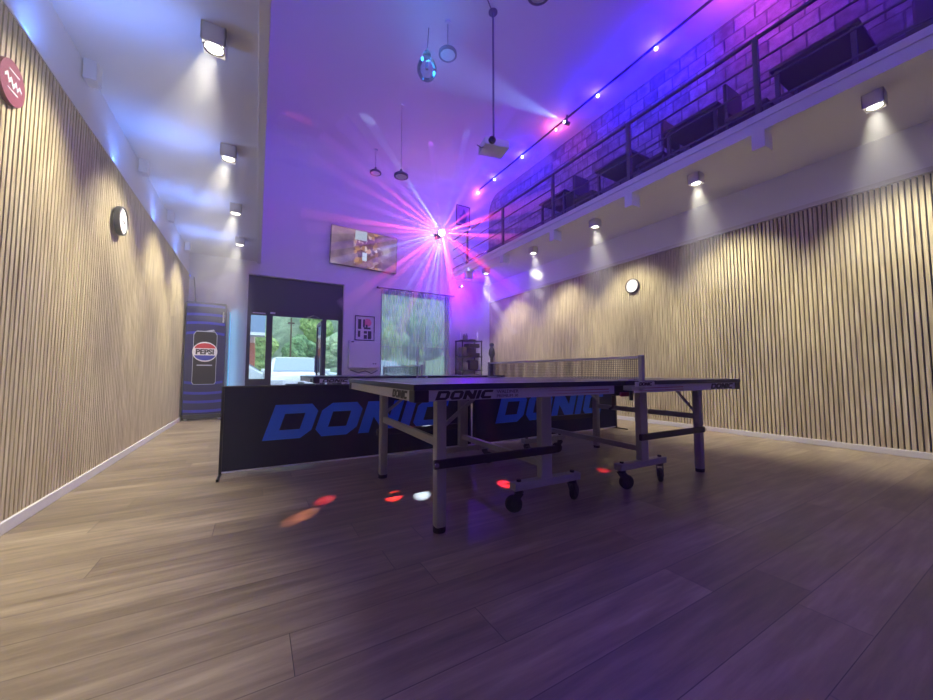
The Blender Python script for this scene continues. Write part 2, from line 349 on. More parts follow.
wn = MB()
for b in ((WX0, WX0 + .06, 0, 0), (WX1 - .06, WX1, 0, 0)): wn.box(b[0], b[1], 8.24, 8.3, WZ0, WZ1)
wn.box(WX0, WX1, 8.24, 8.3, WZ1 - .06, WZ1).box(WX0, WX1, 8.24, 8.3, WZ0, WZ0 + .06).box(WX0, WX1, 8.24, 8.3, 1.385, 1.425).box(3.4, 3.44, 8.24, 8.3, WZ0, 1.39)
win = wn.build('window_1', mat('grey_window_frame', (120, 122, 130), .5), kind='structure')
MB().box(WX0, WX1, 8.265, 8.272, WZ0, WZ1).build('pane', PANE, win)
MB().box(WX0 - .02, WX1 + .02, 8.1, 8.26, WZ0 - .03, WZ0).build('window_sill', white, win)
# sheer curtain
def sheer():
    m = bpy.data.materials.new('sheer_fabric'); m.use_nodes = True; nt = m.node_tree; nt.nodes.remove(nt.nodes['Principled BSDF']); L = nt.links.new
    t = nt.nodes.new('ShaderNodeBsdfTransparent'); t.inputs[0].default_value = (.95, .97, .97, 1)
    d = nt.nodes.new('ShaderNodeBsdfDiffuse'); d.inputs[0].default_value = (.82, .86, .88, 1); tr = nt.nodes.new('ShaderNodeBsdfTranslucent'); tr.inputs[0].default_value = (.95, .98, .98, 1)
    a = nt.nodes.new('ShaderNodeMixShader'); a.inputs[0].default_value = .6; L(d.outputs[0], a.inputs[1]); L(tr.outputs[0], a.inputs[2])
    lw = nt.nodes.new('ShaderNodeLayerWeight'); lw.inputs[0].default_value = .35
    mr = nt.nodes.new('ShaderNodeMapRange'); mr.inputs['From Max'].default_value = .8; mr.inputs['To Min'].default_value = .36; mr.inputs['To Max'].default_value = .88; L(lw.outputs['Facing'], mr.inputs['Value'])
    b = nt.nodes.new('ShaderNodeMixShader'); L(mr.outputs[0], b.inputs[0]); L(t.outputs[0], b.inputs[1]); L(a.outputs[0], b.inputs[2]); L(b.outputs[0], nt.nodes['Material Output'].inputs[0]); return m
cur = thing('sheer_curtain', 'pale translucent curtain hanging in folds over the back window', 'curtain', (3.33, 8.1, 0))
bm = MB(); N = 420; rows = [.3, 1.0, 1.8, 2.74]
pts = []
for i in range(N + 1):
    u = i / N; x = -.9 + 1.8 * u
    yy = .028 * math.sin(u * 150 + 3 * math.sin(u * 9)) + .012 * math.sin(u * 47)
    pts.append((x, yy))
vs = [[bm.bm.verts.new((x, y * (1 if z < 2 else .7), z)) for x, y in pts] for z in rows]
for a, b in zip(vs, vs[1:]):
    for i in range(N): bm.bm.faces.new((a[i], a[i + 1], b[i + 1], b[i]))
bm.build('fabric', sheer(), cur, smooth=True)
MB().cyl((-.96, 0, 2.76), (.98, 0, 2.76), .014).build('curtain_rail', mat('greybrown_rail', (96, 84, 92), .5), cur)
for x in (-.98, 1.0): MB().ball((x, 0, 2.76), .026).build('finial', blackm, cur, smooth=True)
for x in (-.92, .94): MB().box(x - .012, x + .012, 0, .05, 2.745, 2.775).build('bracket', blackm, cur)

# ------------------------------------------------------------------ downlights
def spot(loc, label, group, tilt, w=DOWN_W, s=.13):
    t = thing('ceiling_spotlight', label, 'ceiling light', loc, 0, group)
    h = s / 2
    m = MB(); m.box(-h, h, -h, h, 0, .012)
    for b in ((-h, -h + .008, -h, h), (h - .008, h, -h, h), (-h, h, -h, -h + .008), (-h, h, h - .008, h)): m.box(*b, -.12, 0)
    m.build('housing', white_metal, t)
    l = MB().lathe([(0, -.112), (.046, -.112), (.05, -.108), (.05, -.09), (0, -.09)], n=24).build('lamp_lens', lens_m, t, smooth=True)
    MB().lathe([(.05, -.112), (.06, -.117), (.062, -.11), (.05, -.1)], n=24).build('bezel', chrome, t, smooth=True)
    light('downlight', 'SPOT', (0, 0, -.125), w, (1, .945, .74), t, d=(tilt * 4, 0, -1), spot_size=R(80), spot_blend=.85, shadow_soft_size=.03)
    light('downlight_core', 'SPOT', (0, 0, -.125), w * .75, (1, .97, .92), t, d=(tilt * 1.0, 0, -1), spot_size=R(42), spot_blend=1, shadow_soft_size=.02)
    return t
pl = ['nearest', 'second nearest', 'third', 'farthest']
spot((-.31, 1.33, ZL), 'white square ceiling spotlight above the camera on the left side', 'left ceiling spotlights', -.12)
for y, p in zip((2.71, 4.10, 5.50, 6.85), pl): spot((-.30, y, ZL), p + ' of the four lit square spotlights on the low left ceiling', 'left ceiling spotlights', -.12)
pr = ['nearest', 'second nearest', 'middle', 'second farthest', 'farthest']
for y, p in zip((.80, 2.27, 3.79, 5.26, 6.93), pr): spot((4.56, y, ZR), p + ' of the five lit square spotlights under the gallery at the right', 'gallery spotlights', .12)

# blue cove strips on top of the left slat wall, one per bay
blue_e = mat('blue_led', (40, 90, 255), .4, emit=(40, 90, 255), es=3)
cs0 = None
for i in range(-3, 4):
    y = 3.44 + 1.363 * i + .68
    if cs0 is None:
        cs0 = MB().box(-.006, .006, -.55, .55, 0, .006).build('led_strip', blue_e, loc=(XL - .02, y, 2.5675)); o = cs0
    else:
        o = cs0.copy(); COL.objects.link(o); o.location = (XL - .02, y, 2.5675)
    tag(o, 'blue LED strip lying on top of the left slat wall between two beams', 'led strip', 'blue cove strips')
    light('cove_glow', 'AREA', (XL + .005, y, 2.60), BLUE_COVE_W, (.10, .27, 1), None, d=(-.12, 0, 1), shape='RECTANGLE', size=.02, size_y=1.25)

# ------------------------------------------------------------------ gallery: railing, tables, light string
rl = thing('gallery_railing', 'dark steel railing with horizontal bars along the gallery edge', 'railing', (GX + .03, 0, GZ))
for nm, z, r in (('top_rail', .83, .016), ('middle_rail', .58, .009), ('lower_rail', .34, .009), ('bottom_rail', .09, .009)):
    MB().box(-r, r, YN + .05, YB - .05, z - r, z + r, .003).build(nm, railm, rl)
y = 1.53 - 1.46 * 3
while y < 8.1:
    MB().box(-.022, .022, y - .022, y + .022, 0, .82).build('post', railm, rl); y += 1.46
def gtable(x, y, label, w=.62, l=.68, h=.72):
    t = thing('gallery_table', label, 'table', (x, y, GZ), 0, 'dark tables on the gallery')
    MB().box(-w / 2, w / 2, -l / 2, l / 2, h - .035, h, .004).build('tabletop', mat('dark_table', (52, 46, 60), .5), t)
    for sx in (-1, 1):
        for sy in (-1, 1): MB().box(sx * (w / 2 - .05) - .018, sx * (w / 2 - .05) + .018, sy * (l / 2 - .05) - .018, sy * (l / 2 - .05) + .018, 0, h - .035).build('leg', railm, t)
gtable(5.05, 1.23, 'dark gallery table nearest the camera, right of the tall railing post')
gtable(5.05, 2.42, 'dark gallery table, second nearest behind the railing')
gtable(5.0, 3.55, 'dark gallery table, third nearest behind the railing')
gtable(5.0, 4.9, 'dark gallery table, farthest from the camera behind the railing')
def gchair(x, y, rz, label):
    t = thing('gallery_chair', label, 'chair', (x, y, GZ), rz, 'dark chairs on the gallery')
    cm = mat('dark_chair', (44, 38, 52), .7)
    MB().box(-.21, .21, -.21, .21, .42, .47, .012).build('seat', cm, t)
    MB().box(-.2, .2, .18, .22, .55, .92, .012).build('backrest', cm, t)
    for sx in (-1, 1):
        MB().beam((sx * .18, -.18, .43), (sx * .19, -.2, 0), .025, .025).build('leg', railm, t)
        MB().beam((sx * .18, .19, .9), (sx * .18, .2, 0), .025, .025).build('leg', railm, t)
gchair(5.0, 1.83, 0, 'dark chair between the two nearest gallery tables')
gchair(4.95, 2.98, R(180), 'dark chair between the second and third gallery tables')
gchair(4.95, 4.2, 0, 'dark chair between the third and the farthest gallery table')
bench = thing('gallery_bench', 'dark padded bench at the near end of the gallery wall', 'bench', (5.12, -.55, GZ + .004))
MB().box(-.25, .25, -1.2, 1.2, .2, .45, .02).build('seat', mat('dark_chair', (44, 38, 52), .7), bench)
MB().box(.14, .24, -1.2, 1.2, .45, .95, .02).build('backrest', mat('dark_chair', (44, 38, 52), .7), bench)
MB().box(-.2, .2, -1.1, 1.1, 0, .2).build('base', railm, bench)

SX, SZ = 4.93, 5.56
track = thing('light_track', 'thin dark track carrying the coloured lamps under the gallery ceiling', 'light track', (SX, 0, SZ))
MB().box(-.009, .009, YN + .1, YB - .02, .035, .069).build('track_bar', railm, track)
def bulb(loc, label, ec, col, w, up=.035, r=.026):
    t = thing('coloured_lamp', label, 'lamp', loc, 0, 'coloured lamps along the gallery ceiling')
    MB().ball((0, 0, 0), r, 2).build('bulb', mat('glow_%d_%d_%d' % ec, ec, .3, emit=ec, es=14), t, smooth=True)
    MB().cyl((0, 0, r * .7), (0, 0, up + .002), .013).build('socket', railm, t)
    light('coloured_glow', 'POINT', (0, 0, -.05), w, col, t, shadow_soft_size=.03)
BL = (.004, .0, 1)
S = STRING_W
bulb((SX, -1.6, SZ - .0), 'violet lamp far behind the camera on the gallery track', (200, 190, 255), (.2, .0, 1), S * 1.0)
bulb((SX, .4, SZ - .0), 'blue lamp nearest the camera on the gallery track', (200, 190, 255), (.03, .0, 1), S)
bulb((SX, 1.75, SZ), 'pink lamp on the near part of the gallery track', (255, 190, 250), (.8, .08, .9), S * .6)
bulb((SX, 2.93, SZ), 'large blue lamp, nearest one in sight along the gallery ceiling', (225, 215, 255), BL, S * 1.5)
bulb((SX, 3.98, SZ), 'blue lamp, second in sight along the gallery ceiling', (225, 215, 255), BL, S)
bulb((SX, 4.98, SZ), 'red-orange lamp among the blue ones along the gallery ceiling', (255, 120, 110), (1, .12, .3), S * .14)
bulb((SX, 6.02, SZ), 'blue lamp between the red lamp and the far small lamps', (225, 215, 255), BL, S)
bulb((SX, 7.1, SZ), 'blue lamp, second farthest along the gallery ceiling', (225, 215, 255), BL, S * .8)
bulb((SX, 7.85, SZ), 'small violet lamp at the far end of the gallery ceiling', (240, 215, 255), (.3, .04, 1), S * .15, r=.018)
b2 = thing('wall_lamp', 'small violet lamp on the back wall beneath the gallery corner', 'lamp', (4.52, 8.0, 3.03))
MB().ball((0, 0, 0), .024, 2).build('bulb', mat('glow_violet', (235, 190, 255), .3, emit=(235, 190, 255), es=14), b2, smooth=True)
MB().cyl((0, .01, 0), (0, .15, 0), .014).build('bracket', railm, b2)
light('violet_glow', 'POINT', (0, -.3, -.15), 55, (.13, .0, 1), b2, shadow_soft_size=.03)

# moving-beam lamp on the gallery track (pale blue beam across the hall)
bl = thing('beam_projector', 'small spotlight throwing a pale blue beam from the gallery ceiling', 'spotlight', (4.86, 4.62, 5.45))
MB().cyl((.05, 0, 0), (-.06, .01, .0), .035, .04).build('barrel', blackm, bl, smooth=True)
MB().cyl((-.061, .01, 0), (-.065, .01, .0), .026).build('lens', mat('glow_paleblue', (200, 225, 255), .3, emit=(190, 220, 255), es=16), bl)
MB().box(-.012, .012, -.012, .012, .03, .15).build('bracket', railm, bl)
light('pale_blue_beam', 'SPOT', (-.075, .01, 0), 1100, (.25, .5, 1), bl, d=(-2.86, -.57, -.58), spot_size=R(13), spot_blend=.8, shadow_soft_size=.01)

# ------------------------------------------------------------------ star: disco light on the back wall
SP = Vector((3.86, 7.86, 4.262))
st = thing('disco_light', 'brilliant disco light on the back wall sending out pink and blue rays', 'disco light', SP)
MB().ball((0, 0, 0), .075, 3).build('dome', mat('glow_white_hot', (255, 245, 255), .3, emit=(225, 225, 255), es=30), st, smooth=True)
MB().cyl((0, .05, .0), (0, .16, 0), .045).build('base', blackm, st, smooth=True)
MB().box(-.06, .06, .155, .29, -.06, .06).build('wall_bracket', blackm, st)
cw = cam.matrix_basis.to_3x3(); rt, up, bk = cw @ Vector((1, 0, 0)), cw @ Vector((0, 1, 0)), cw @ Vector((0, 0, 1))
PK, RD, WB, BW, VI = (1, .08, .32), (1, .03, .12), (.45, .62, 1), (.15, .30, 1), (.55, .12, 1)
# compass angle of the ray (0 = right, 90 = up), tilt towards the room, colour, power, cone (degrees)
rays = [(-4, .9, PK, 1.6, 3.5), (-10, .8, RD, .3, 2.5), (6, .5, VI, .6, 3), (18, .9, PK, 1.3, 5), (36, .9, PK, .35, 4), (62, .9, VI, .3, 4), (76, .8, BW, .2, 3),
        (97, .7, VI, .2, 3), (123, .8, WB, .65, 3), (132, .9, VI, .5, 4), (141, .6, PK, 1.0, 3), (150, .7, PK, 1.0, 3), (160, .9, VI, .6, 3), (172, .55, PK, 2.0, 3), (178, .7, PK, .8, 3),
        (187, .7, VI, .7, 2.5), (195, .6, BW, 1.1, 2.5), (203, .8, BW, .7, 2.5), (216, .6, PK, 1.3, 3.5), (224, .8, RD, .8, 3), (238, .3, BW, 1.0, 2.5), (247, .7, PK, .9, 3), (256, .35, WB, .6, 2.5),
        (263, .25, BW, 1.0, 3), (270, .35, VI, .5, 3), (282, 1.0, PK, 2.2, 5), (290, .8, PK, .7, 2.5), (300, .6, VI, .7, 2), (306, .35, WB, .3, 2), (313, .7, PK, .8, 2), (322, .9, RD, 2.4, 3), (328, .6, PK, 1.2, 2.5), (336, .9, VI, .5, 2)]
for ang, t, c, p, w in rays:
    d = rt * (math.cos(R(ang)) + .071 * t) + up * (math.sin(R(ang)) - .325 * t) + bk * t
    light('ray', 'SPOT', (0, 0, 0), BEAM_W * p, c, st, d=d, spot_size=R(w * 1.5), spot_blend=.6, shadow_soft_size=.01)
# rays that land on the floor as coloured spots
for (fx, fy), c, p in (((.21, 2.254), (1, .35, .2), .6), ((.276, 2.297), (1, .38, .2), .6), ((.402, 2.486), (1, .06, .06), .9), ((.807, 2.336), (1, .04, .03), 1.5), ((.974, 2.261), (.7, .85, 1), .4), ((1.591, 2.175), (1, .03, .05), 1.5), ((2.509, 2.04), (1, .03, .05), 1.2)):
    v = Vector((fx, fy, 0)) - SP
    light('ray', 'SPOT', (0, 0, 0), 8000 * p, c, st, d=v, spot_size=R(.75), spot_blend=.9, shadow_soft_size=.004)
light('disco_wash', 'POINT', (0, -.5, 0), 15, (.6, .10, .9), st, shadow_soft_size=.06)
for i, o in enumerate([o for o in bpy.data.objects if o.parent == st and o.name.startswith('ray')]):
    # start each ray at the surface of the dome
    q = o.rotation_euler.to_quaternion() @ Vector((0, 0, -1)); o.location = q * .1

# ------------------------------------------------------------------ hall washes and hanging things
wash = thing('wash_light', 'added violet fill spotlight, unseen, high on the upper left wall behind the camera', 'spotlight', (.12, -1.2, 4.6))  # invented lamp and fixture, out of view, tinting the hall ceiling violet
MB().cyl((0, 0, 0), (.16, .1, .05), .06, .07).build('barrel', blackm, wash, smooth=True)
MB().box(-.12, 0, -.03, .03, -.03, .03).build('bracket', blackm, wash)
light('added_violet_wash', 'SPOT', (.18, .11, .05), 600, (.20, .17, 1), wash, d=(.22, 1, .30), spot_size=R(120), spot_blend=1, shadow_soft_size=.05)
w2 = thing('wash_light', 'blue wash spotlight fixed high on the upper left wall above the camera', 'spotlight', (.10, 1.2, 5.1))
MB().cyl((0, 0, 0), (.14, .05, .05), .05, .06).build('barrel', blackm, w2, smooth=True)
MB().box(-.1, 0, -.03, .03, -.03, .03).build('bracket', blackm, w2)
light('blue_wash', 'SPOT', (.15, .06, .05), 140, (.12, .28, 1), w2, d=(.2, 1, .25), spot_size=R(70), spot_blend=1, shadow_soft_size=.04)

def pendant(x, y, z, label, rr=.125):
    t = thing('pendant_lamp', label, 'pendant lamp', (x, y, H), 0, 'round pendant lamps')
    MB().cyl((0, 0, 0), (0, 0, z - H + .08), .004, n=8).build('cord', mat('grey_cord', (90, 88, 100), .6), t)
    MB().cyl((0, 0, -.03), (0, 0, 0), .04).build('ceiling_rose', white_metal, t)
    MB().lathe([(0, .1), (.02, .1), (.025, .06), (rr * .7, .03), (rr, 0), (rr, -.03), (rr * .8, -.035), (rr * .8, -.02)], (0, 0, z - H), n=36).build('lamp_shade', mat('pendant_grey', (84, 78, 98), .45), t, smooth=True)
    MB().lathe([(0, -.028), (rr * .8, -.028), (rr * .8, -.018), (0, -.018)], (0, 0, z - H), n=36).build('diffuser', mat('opal_diffuser', (215, 215, 222), .5), t, smooth=True)
pendant(2.13, 4.17, 5.18, 'round pendant lamp with grey rim beside the glass globe')
pendant(2.12, 5.96, 4.32, 'round pendant lamp on a long cord above the television, right one of two')
pendant(2.09, 7.5, 5.13, 'small far round pendant lamp above the television, left one of two', .12)
pendant(2.48, 2.72, 4.87, 'round pendant lamp cut by the top edge of the picture', .13)
gb = thing('glass_globe_lamp', 'clear glass globe lamp with blue glints hanging under a dark cap', 'lamp', (1.9, 4.35, 5.0))
def clear():
    m = bpy.data.materials.new('blue_glass'); m.use_nodes = True; nt = m.node_tree; nt.nodes.remove(nt.nodes['Principled BSDF'])
    t = nt.nodes.new('ShaderNodeBsdfTransparent'); t.inputs[0].default_value = (.8, .9, 1, 1); g = nt.nodes.new('ShaderNodeBsdfGlossy'); g.inputs['Roughness'].default_value = .05
    f = nt.nodes.new('ShaderNodeFresnel'); f.inputs[0].default_value = 1.45; mx = nt.nodes.new('ShaderNodeMixShader')
    nt.links.new(f.outputs[0], mx.inputs[0]); nt.links.new(t.outputs[0], mx.inputs[1]); nt.links.new(g.outputs[0], mx.inputs[2]); nt.links.new(mx.outputs[0], nt.nodes['Material Output'].inputs[0]); return m
MB().lathe([(0, -.17), (.05, -.165), (.1, -.13), (.13, -.07), (.135, 0), (.11, .07), (.07, .12), (.045, .15)], n=36).build('globe', clear(), gb, smooth=True)
MB().lathe([(0, .24), (.03, .24), (.055, .2), (.055, .15), (0, .15)], n=24).build('cap', blackm, gb, smooth=True)
MB().cyl((0, 0, .23), (.04, .03, H - 5.0), .006, n=8).build('cord', blackm, gb)
MB().cyl((0, 0, .1), (0, 0, -.02), .02).build('bulb_stem', mat('grey_cord', (90, 88, 100), .6), gb)
for x, y, z in ((-.09, -.05, .05), (.095, -.03, -.06)):
    MB().ball((x, y, z), .018, 2, (1, 1, 1.6)).build('led_bead', mat('glow_cyan', (60, 170, 255), .3, emit=(60, 170, 255), es=7), gb, smooth=True)
light('globe_glow', 'POINT', (-.05, -.2, .05), 4.5, (.05, .35, 1), gb, shadow_soft_size=.04)

pj = thing('projector', 'white projector hanging from the ceiling on a long thin pole', 'projector', (2.59, 3.744, 3.69), R(-12))
MB().box(-.17, .17, -.13, .13, 0, .1, .015).build('body', white_metal, pj, smooth=True)
MB().lathe([(0, 0), (.045, 0), (.045, .03), (.03, .03), (.028, .01), (0, .01)], (-.08, -.13, .05), (0, -1, 0), 24).build('lens', blackp, pj, smooth=True)
MB().box(-.05, .05, -.05, .05, .1, .13).build('mount_plate', blackm, pj)
MB().cyl((0, 0, .13), (0, 0, H - 3.69), .013).build('pole', mat('grey_pole', (96, 90, 120), .5), pj)
MB().cyl((0, 0, H - 3.69 - .012), (0, 0, H - 3.69), .06).build('ceiling_flange', mat('grey_pole', (96, 90, 120), .5), pj)
MB().tube([(-.16, -.05, 0), (-.2, -.06, -.02), (-.26, -.08, -.01)], .006).build('cable', blackp, pj)
tag(MB().tube([(1.75, 2.95, H - .01), (2.1, 3.3, H - .01), (2.3, 3.55, H - .012), (2.55, 3.72, H - .01)], .006).build('ceiling_cable', mat('grey_cord', (90, 88, 100), .6)), 'thin cable running along the ceiling to the projector pole', 'cable')

# ------------------------------------------------------------------ things on the back wall
tv = thing('television', 'large wall television showing a bright film scene', 'television', (2.04, 8.15, 3.57)); tv.rotation_euler = (0, R(1.5), 0)
MB().box(-.745, .745, -.09, -.04, -.43, .43, .006).build('frame', blackp, tv)
MB().box(-.735, .735, -.093, -.0905, -.42, .42).build('screen', screen_mat(), tv)
MB().box(-.2, .2, -.04, 0, -.15, .15).build('wall_mount', blackm, tv)
def poster(x, z, w, h, label, art):
    t = thing('framed_picture', label, 'picture', (x, 8.15, z))
    m = MB(); f = .018
    for b in ((-w / 2, w / 2, -h / 2, -h / 2 + f), (-w / 2, w / 2, h / 2 - f, h / 2), (-w / 2, -w / 2 + f, -h / 2, h / 2), (w / 2 - f, w / 2, -h / 2, h / 2)): m.box(b[0], b[1], -.025, 0, b[2], b[3])
    m.build('frame', blackm, t)
    MB().box(-w / 2 + f, w / 2 - f, -.012, -.006, -h / 2 + f, h / 2 - f).build('print', mat('print_ground_' + art, (226, 220, 224) if art == 'a' else (176, 130, 160), .6), t)
    X = frame((0, -.0135, 0), (1, 0, 0), (0, 0, 1))
    if art == 'a':
        shapes([circ(.06, .13, .09)], 'print_disc', mat('pink_disc', (240, 120, 150), .6), t, X)
        lp = []
        for x0, y0, x1, y1 in ((-.15, -.02, -.08, .2), (-.15, -.2, -.1, -.06), (-.04, .02, 0, .2), (-.02, -.02, .13, .02), (-.02, -.12, .05, -.06), (-.02, -.24, .05, -.15), (.07, -.24, .15, -.06), (.02, .02, .06, .08)):
            lp.append([(x0, y0), (x1, y0), (x1, y1), (x0, y1)])
        shapes(lp, 'print_shapes', ink, t, X, .0016)
    else:
        shapes([[(-.12, -.2), (.06, -.2), (.13, .02), (.02, .2), (-.03, .04), (-.1, .0)]], 'print_shapes', mat('violet_ink', (70, 50, 110), .6), t, X, .0016)
poster(2.08, 1.80, .44, .56, 'framed poster with black shapes and a pink disc above the white cabinet', 'a')
poster(4.63, 4.97, .42, .55, 'framed picture high on the back wall at the gallery end', 'b')
cb = thing('wall_cabinet', 'flat white cabinet on the back wall below the poster', 'cabinet', (2.05, 8.15, 1.2))
MB().box(-.33, .33, -.13, 0, -.3, .3, .006).build('body', white_metal, cb)
MB().box(-.32, .32, -.142, -.131, -.29, .29, .004).build('door', white_metal, cb)
MB().box(-.285, -.235, -.15, -.143, .262, .286).build('lock', blackp, cb)
for x in (.2, .25): MB().cyl((x, -.142, -.2), (x, -.15, -.2), .014).build('indicator', blackp, cb)
tag(MB().tube([(1.78, 8.13, .86), (1.95, 8.125, .80), (2.1, 8.125, .84), (2.25, 8.125, .78), (2.38, 8.13, .85)], .01).build('cable_bundle', greyink), 'tangled grey cables under the white wall cabinet', 'cable')
tag(MB().box(1.86, 2.14, 8.03, 8.15, .55, .7, .01).build('wall_socket_box', mat('grey_box', (120, 116, 130), .6)), 'grey box low on the wall under the cabinet', 'box')
tag(MB().tube([(-1.0, 8.13, 2.05), (-1.02, 8.12, 2.35), (-1.04, 8.12, 2.55)], .008).build('wall_cable', blackp), 'thin black cable on the wall behind the drinks fridge', 'cable')

# fridge with the cola art
FW = .55
fr = thing('drinks_fridge', 'tall dark blue drinks fridge with a cola can picture on its door', 'fridge', (-.775, 7.60, 0), R(3))
fr.scale = (1.06, 1, 1.035)
MB().box(-.26, .27, 0, .5, .06, 1.93, .01).build('cabinet', blackp, fr)
MB().box(-.265, .265, -.045, -.005, .1, 1.94, .008).build('door', mat('door_blue', (6, 6, 84), .9), fr)
XD = frame((0, -.0465, 1.02), (1, 0, 0), (0, 0, 1))
lpb = []
for r0 in (.40, .56, .70, .85): 
    for sgn in (1, -1):
        a = [(x, sgn * (math.sqrt(max(0, (r0 + .0) ** 2 - (x * .55) ** 2)) + .0)) for x in [-.25 + .05 * i for i in range(11)]]
        b = [(x, y + sgn * .042) for x, y in a]
        lpb.append(a + b[::-1])
shapes(lpb, 'door_rings', mat('ring_blue', (30, 38, 180), .8), fr, XD, .0008)
can = [(-.15, -.40), (-.13, -.43), (.13, -.43), (.15, -.40), (.15, .38), (.12, .43), (-.12, .43), (-.15, .38)]
shapes([[(x * 1.04, y * 1.015) for x, y in can]], 'can_outline', mat('silver_print', (190, 195, 215), .35), fr, XD, .0012)
shapes([can], 'can_print', mat('can_black', (9, 8, 14), .85), fr, XD, .0018)
shapes([[(-.02, .44), (.1, .475), (.12, .46), (.1, .45), (.02, .435)], [(-.12, .435), (.12, .435), (.12, .445), (-.12, .445)], [(-.1, -.13), (.1, -.13), (.1, -.112), (-.1, -.112)]], 'can_lid_print', mat('silver_print', (190, 195, 215), .35), fr, XD, .0024)
gy = .10
shapes([circ(0, gy, .165)], 'emblem_white', mat('emblem_white', (238, 238, 242), .4), fr, XD, .0026)
shapes([circ(0, gy + .045, .138, 24, R(8), R(172), .098)], 'emblem_red', mat('emblem_red', (200, 30, 40), .4), fr, XD, .0032)
shapes([circ(0, gy - .045, .138, 24, R(188), R(352), .098)], 'emblem_blue', mat('emblem_blue', (25, 50, 180), .4), fr, XD, .0032)
text('PEPSI', .112, 'emblem_letters', ink, fr, XD @ Matrix.Translation((0, gy - .004, 0)), bold=.005, ext=.004, sx=.98)
MB().box(.215, .24, -.06, -.046, 1.62, 1.8, .004).build('handle', chrome, fr)
MB().box(-.25, .26, -.03, .0, .03, .095).build('vent_grille', blackm, fr)
m = MB()
for i in range(9): m.box(-.262, -.2505, .02, .3, .13 + i * .035, .145 + i * .035)
m.build('side_vents', greyink, fr)
for sx in (-1, 1): MB().cyl((sx * .22, .04, 0), (sx * .22, .04, .062), .025).build('foot', white_metal, fr)
tag(MB().box(-.475, -.455, 8.10, 8.13, .1, 1.95, .004).build('led_strip', mat('cyan_led', (150, 225, 255), .3, emit=(110, 200, 255), es=.5)), 'upright pale cyan LED strip on the wall right of the drinks fridge', 'led strip')
light('cyan_strip_glow', 'AREA', (-.44, 8.06, 1.1), 1.0, (.25, .68, 1), None, d=(.6, .35, 0), shape='RECTANGLE', size=.03, size_y=1.8)

# sign and clocks
sg = thing('wall_sign', 'round dark red sign with white lettering on the left slat wall', 'sign', (XL, 2.55, 2.215))
MB().cyl((0, 0, 0), (.02, 0, 0), .105, n=48).build('plate', mat('sign_red', (118, 50, 66), .5), sg)
sq = [(-.07, .01), (-.05, .03), (-.035, 0), (-.02, .02), (0, -.01), (.02, .02), (.035, -.01), (.05, .015), (.07, .0), (.07, -.012), (.05, .0), (.035, -.025), (.02, .0), (0, -.03), (-.02, .0), (-.035, -.02), (-.05, .01), (-.07, -.005)]
shapes([sq, [(-.045, -.04), (.04, -.04), (.04, -.046), (-.045, -.046)], [(-.04, .055), (.045, .055), (.045, .049), (-.04, .049)]], 'lettering', line_m, sg, frame((.0212, 0, 0), (0, 1, 0), (0, 0, 1)))
def clock(loc, sgn, label, t1, t2):
    # sgn +1 faces +X
    t = thing('wall_clock', label, 'clock', loc, 0 if sgn > 0 else R(180))
    MB().lathe([(0, .0), (.118, 0), (.122, .006), (.122, .038), (.112, .042), (.105, .034)], (0, 0, 0), (1, 0, 0), 48).build('rim', blackp, t, smooth=True)
    MB().cyl((.02, 0, 0), (.033, 0, 0), .106, n=48).build('clock_face', mat('clock_white', (240, 240, 238), .5), t)
    m = MB()
    for i in range(12):
        a = R(30 * i); m.beam((.0338, .083 * math.sin(a), .083 * math.cos(a)), (.0338, .096 * math.sin(a), .096 * math.cos(a)), .003, .0015)
    m.build('hour_marks', ink, t)
    for a, l, w in ((t1, .05, .006), (t2, .08, .004)):
        MB().beam((.0355, 0, 0), (.0355, l * math.sin(R(a)), l * math.cos(R(a))), w, .0015).build('hand', ink, t)
    return t
clock((XL + .018, 4.11, 2.112), 1, 'round black-rimmed wall clock on the left slat wall', 100, 280)
MB().box(XL - .001, XL + .019, 4.06, 4.16, 2.10, 2.15).build('clock_hook', blackp).parent = None
bpy.data.objects['clock_hook']['category'] = 'hook'; bpy.data.objects['clock_hook']['label'] = 'black hook behind the left wall clock'
clock((XR - .001, 3.772, 2.262), -1, 'round dark-rimmed wall clock on the right slat wall', 75, 245)

# ------------------------------------------------------------------ shelf rack in the back right corner
sh = thing('shelf_rack', 'black metal shelf rack with supplies in the back right corner', 'shelf', (4.68, 7.93, 0))
for x in (-.28, .28):
    for y in (-.17, .17): MB().box(x - .012, x + .012, y - .012, y + .012, 0, 1.62).build('post', blackm, sh)
SH = (.45, .86, 1.2, 1.6)
for z in SH: MB().box(-.3, .3, -.185, .185, z - .012, z + .012).build('shelf_board', blackm, sh)
def item(name, label, cat, m, mt, group=None): tag(m.build(name, mt, smooth=True), label, cat, group)
def jar(x, y, z, r, h): return MB().lathe([(0, 0), (r, 0), (r, h * .7), (r * .45, h * .82), (r * .45, h), (0, h)], (x, y, z), n=16)
bgl = mat('grey_bottle', (120, 110, 130), .3)
item('bottle', 'pale bottle on the top of the shelf rack, leftmost', 'bottle', jar(4.44, 7.9, 1.612, .035, .24), mat('pale_bottle', (210, 205, 215), .3))
item('bottle', 'short grey bottle on the top shelf beside the pale one', 'bottle', jar(4.53, 7.9, 1.612, .04, .17), bgl)
item('bottle', 'grey bottle on the top shelf right of the short one', 'bottle', jar(4.61, 7.92, 1.612, .035, .19), bgl)
item('bottle', 'slim pump bottle at the right end of the top shelf', 'bottle', jar(4.92, 7.9, 1.612, .03, .26), mat('pale_bottle', (210, 205, 215), .3))
item('tray', 'low dark tray in the middle of the top shelf', 'tray', MB().box(4.68, 4.84, 7.84, 8.0, 1.612, 1.65, .008), blackp)
item('storage_box', 'grey box at the left of the second shelf', 'box', MB().box(4.42, 4.56, 7.82, 8.0, 1.212, 1.44, .01), mat('warm_grey', (110, 100, 108), .7))
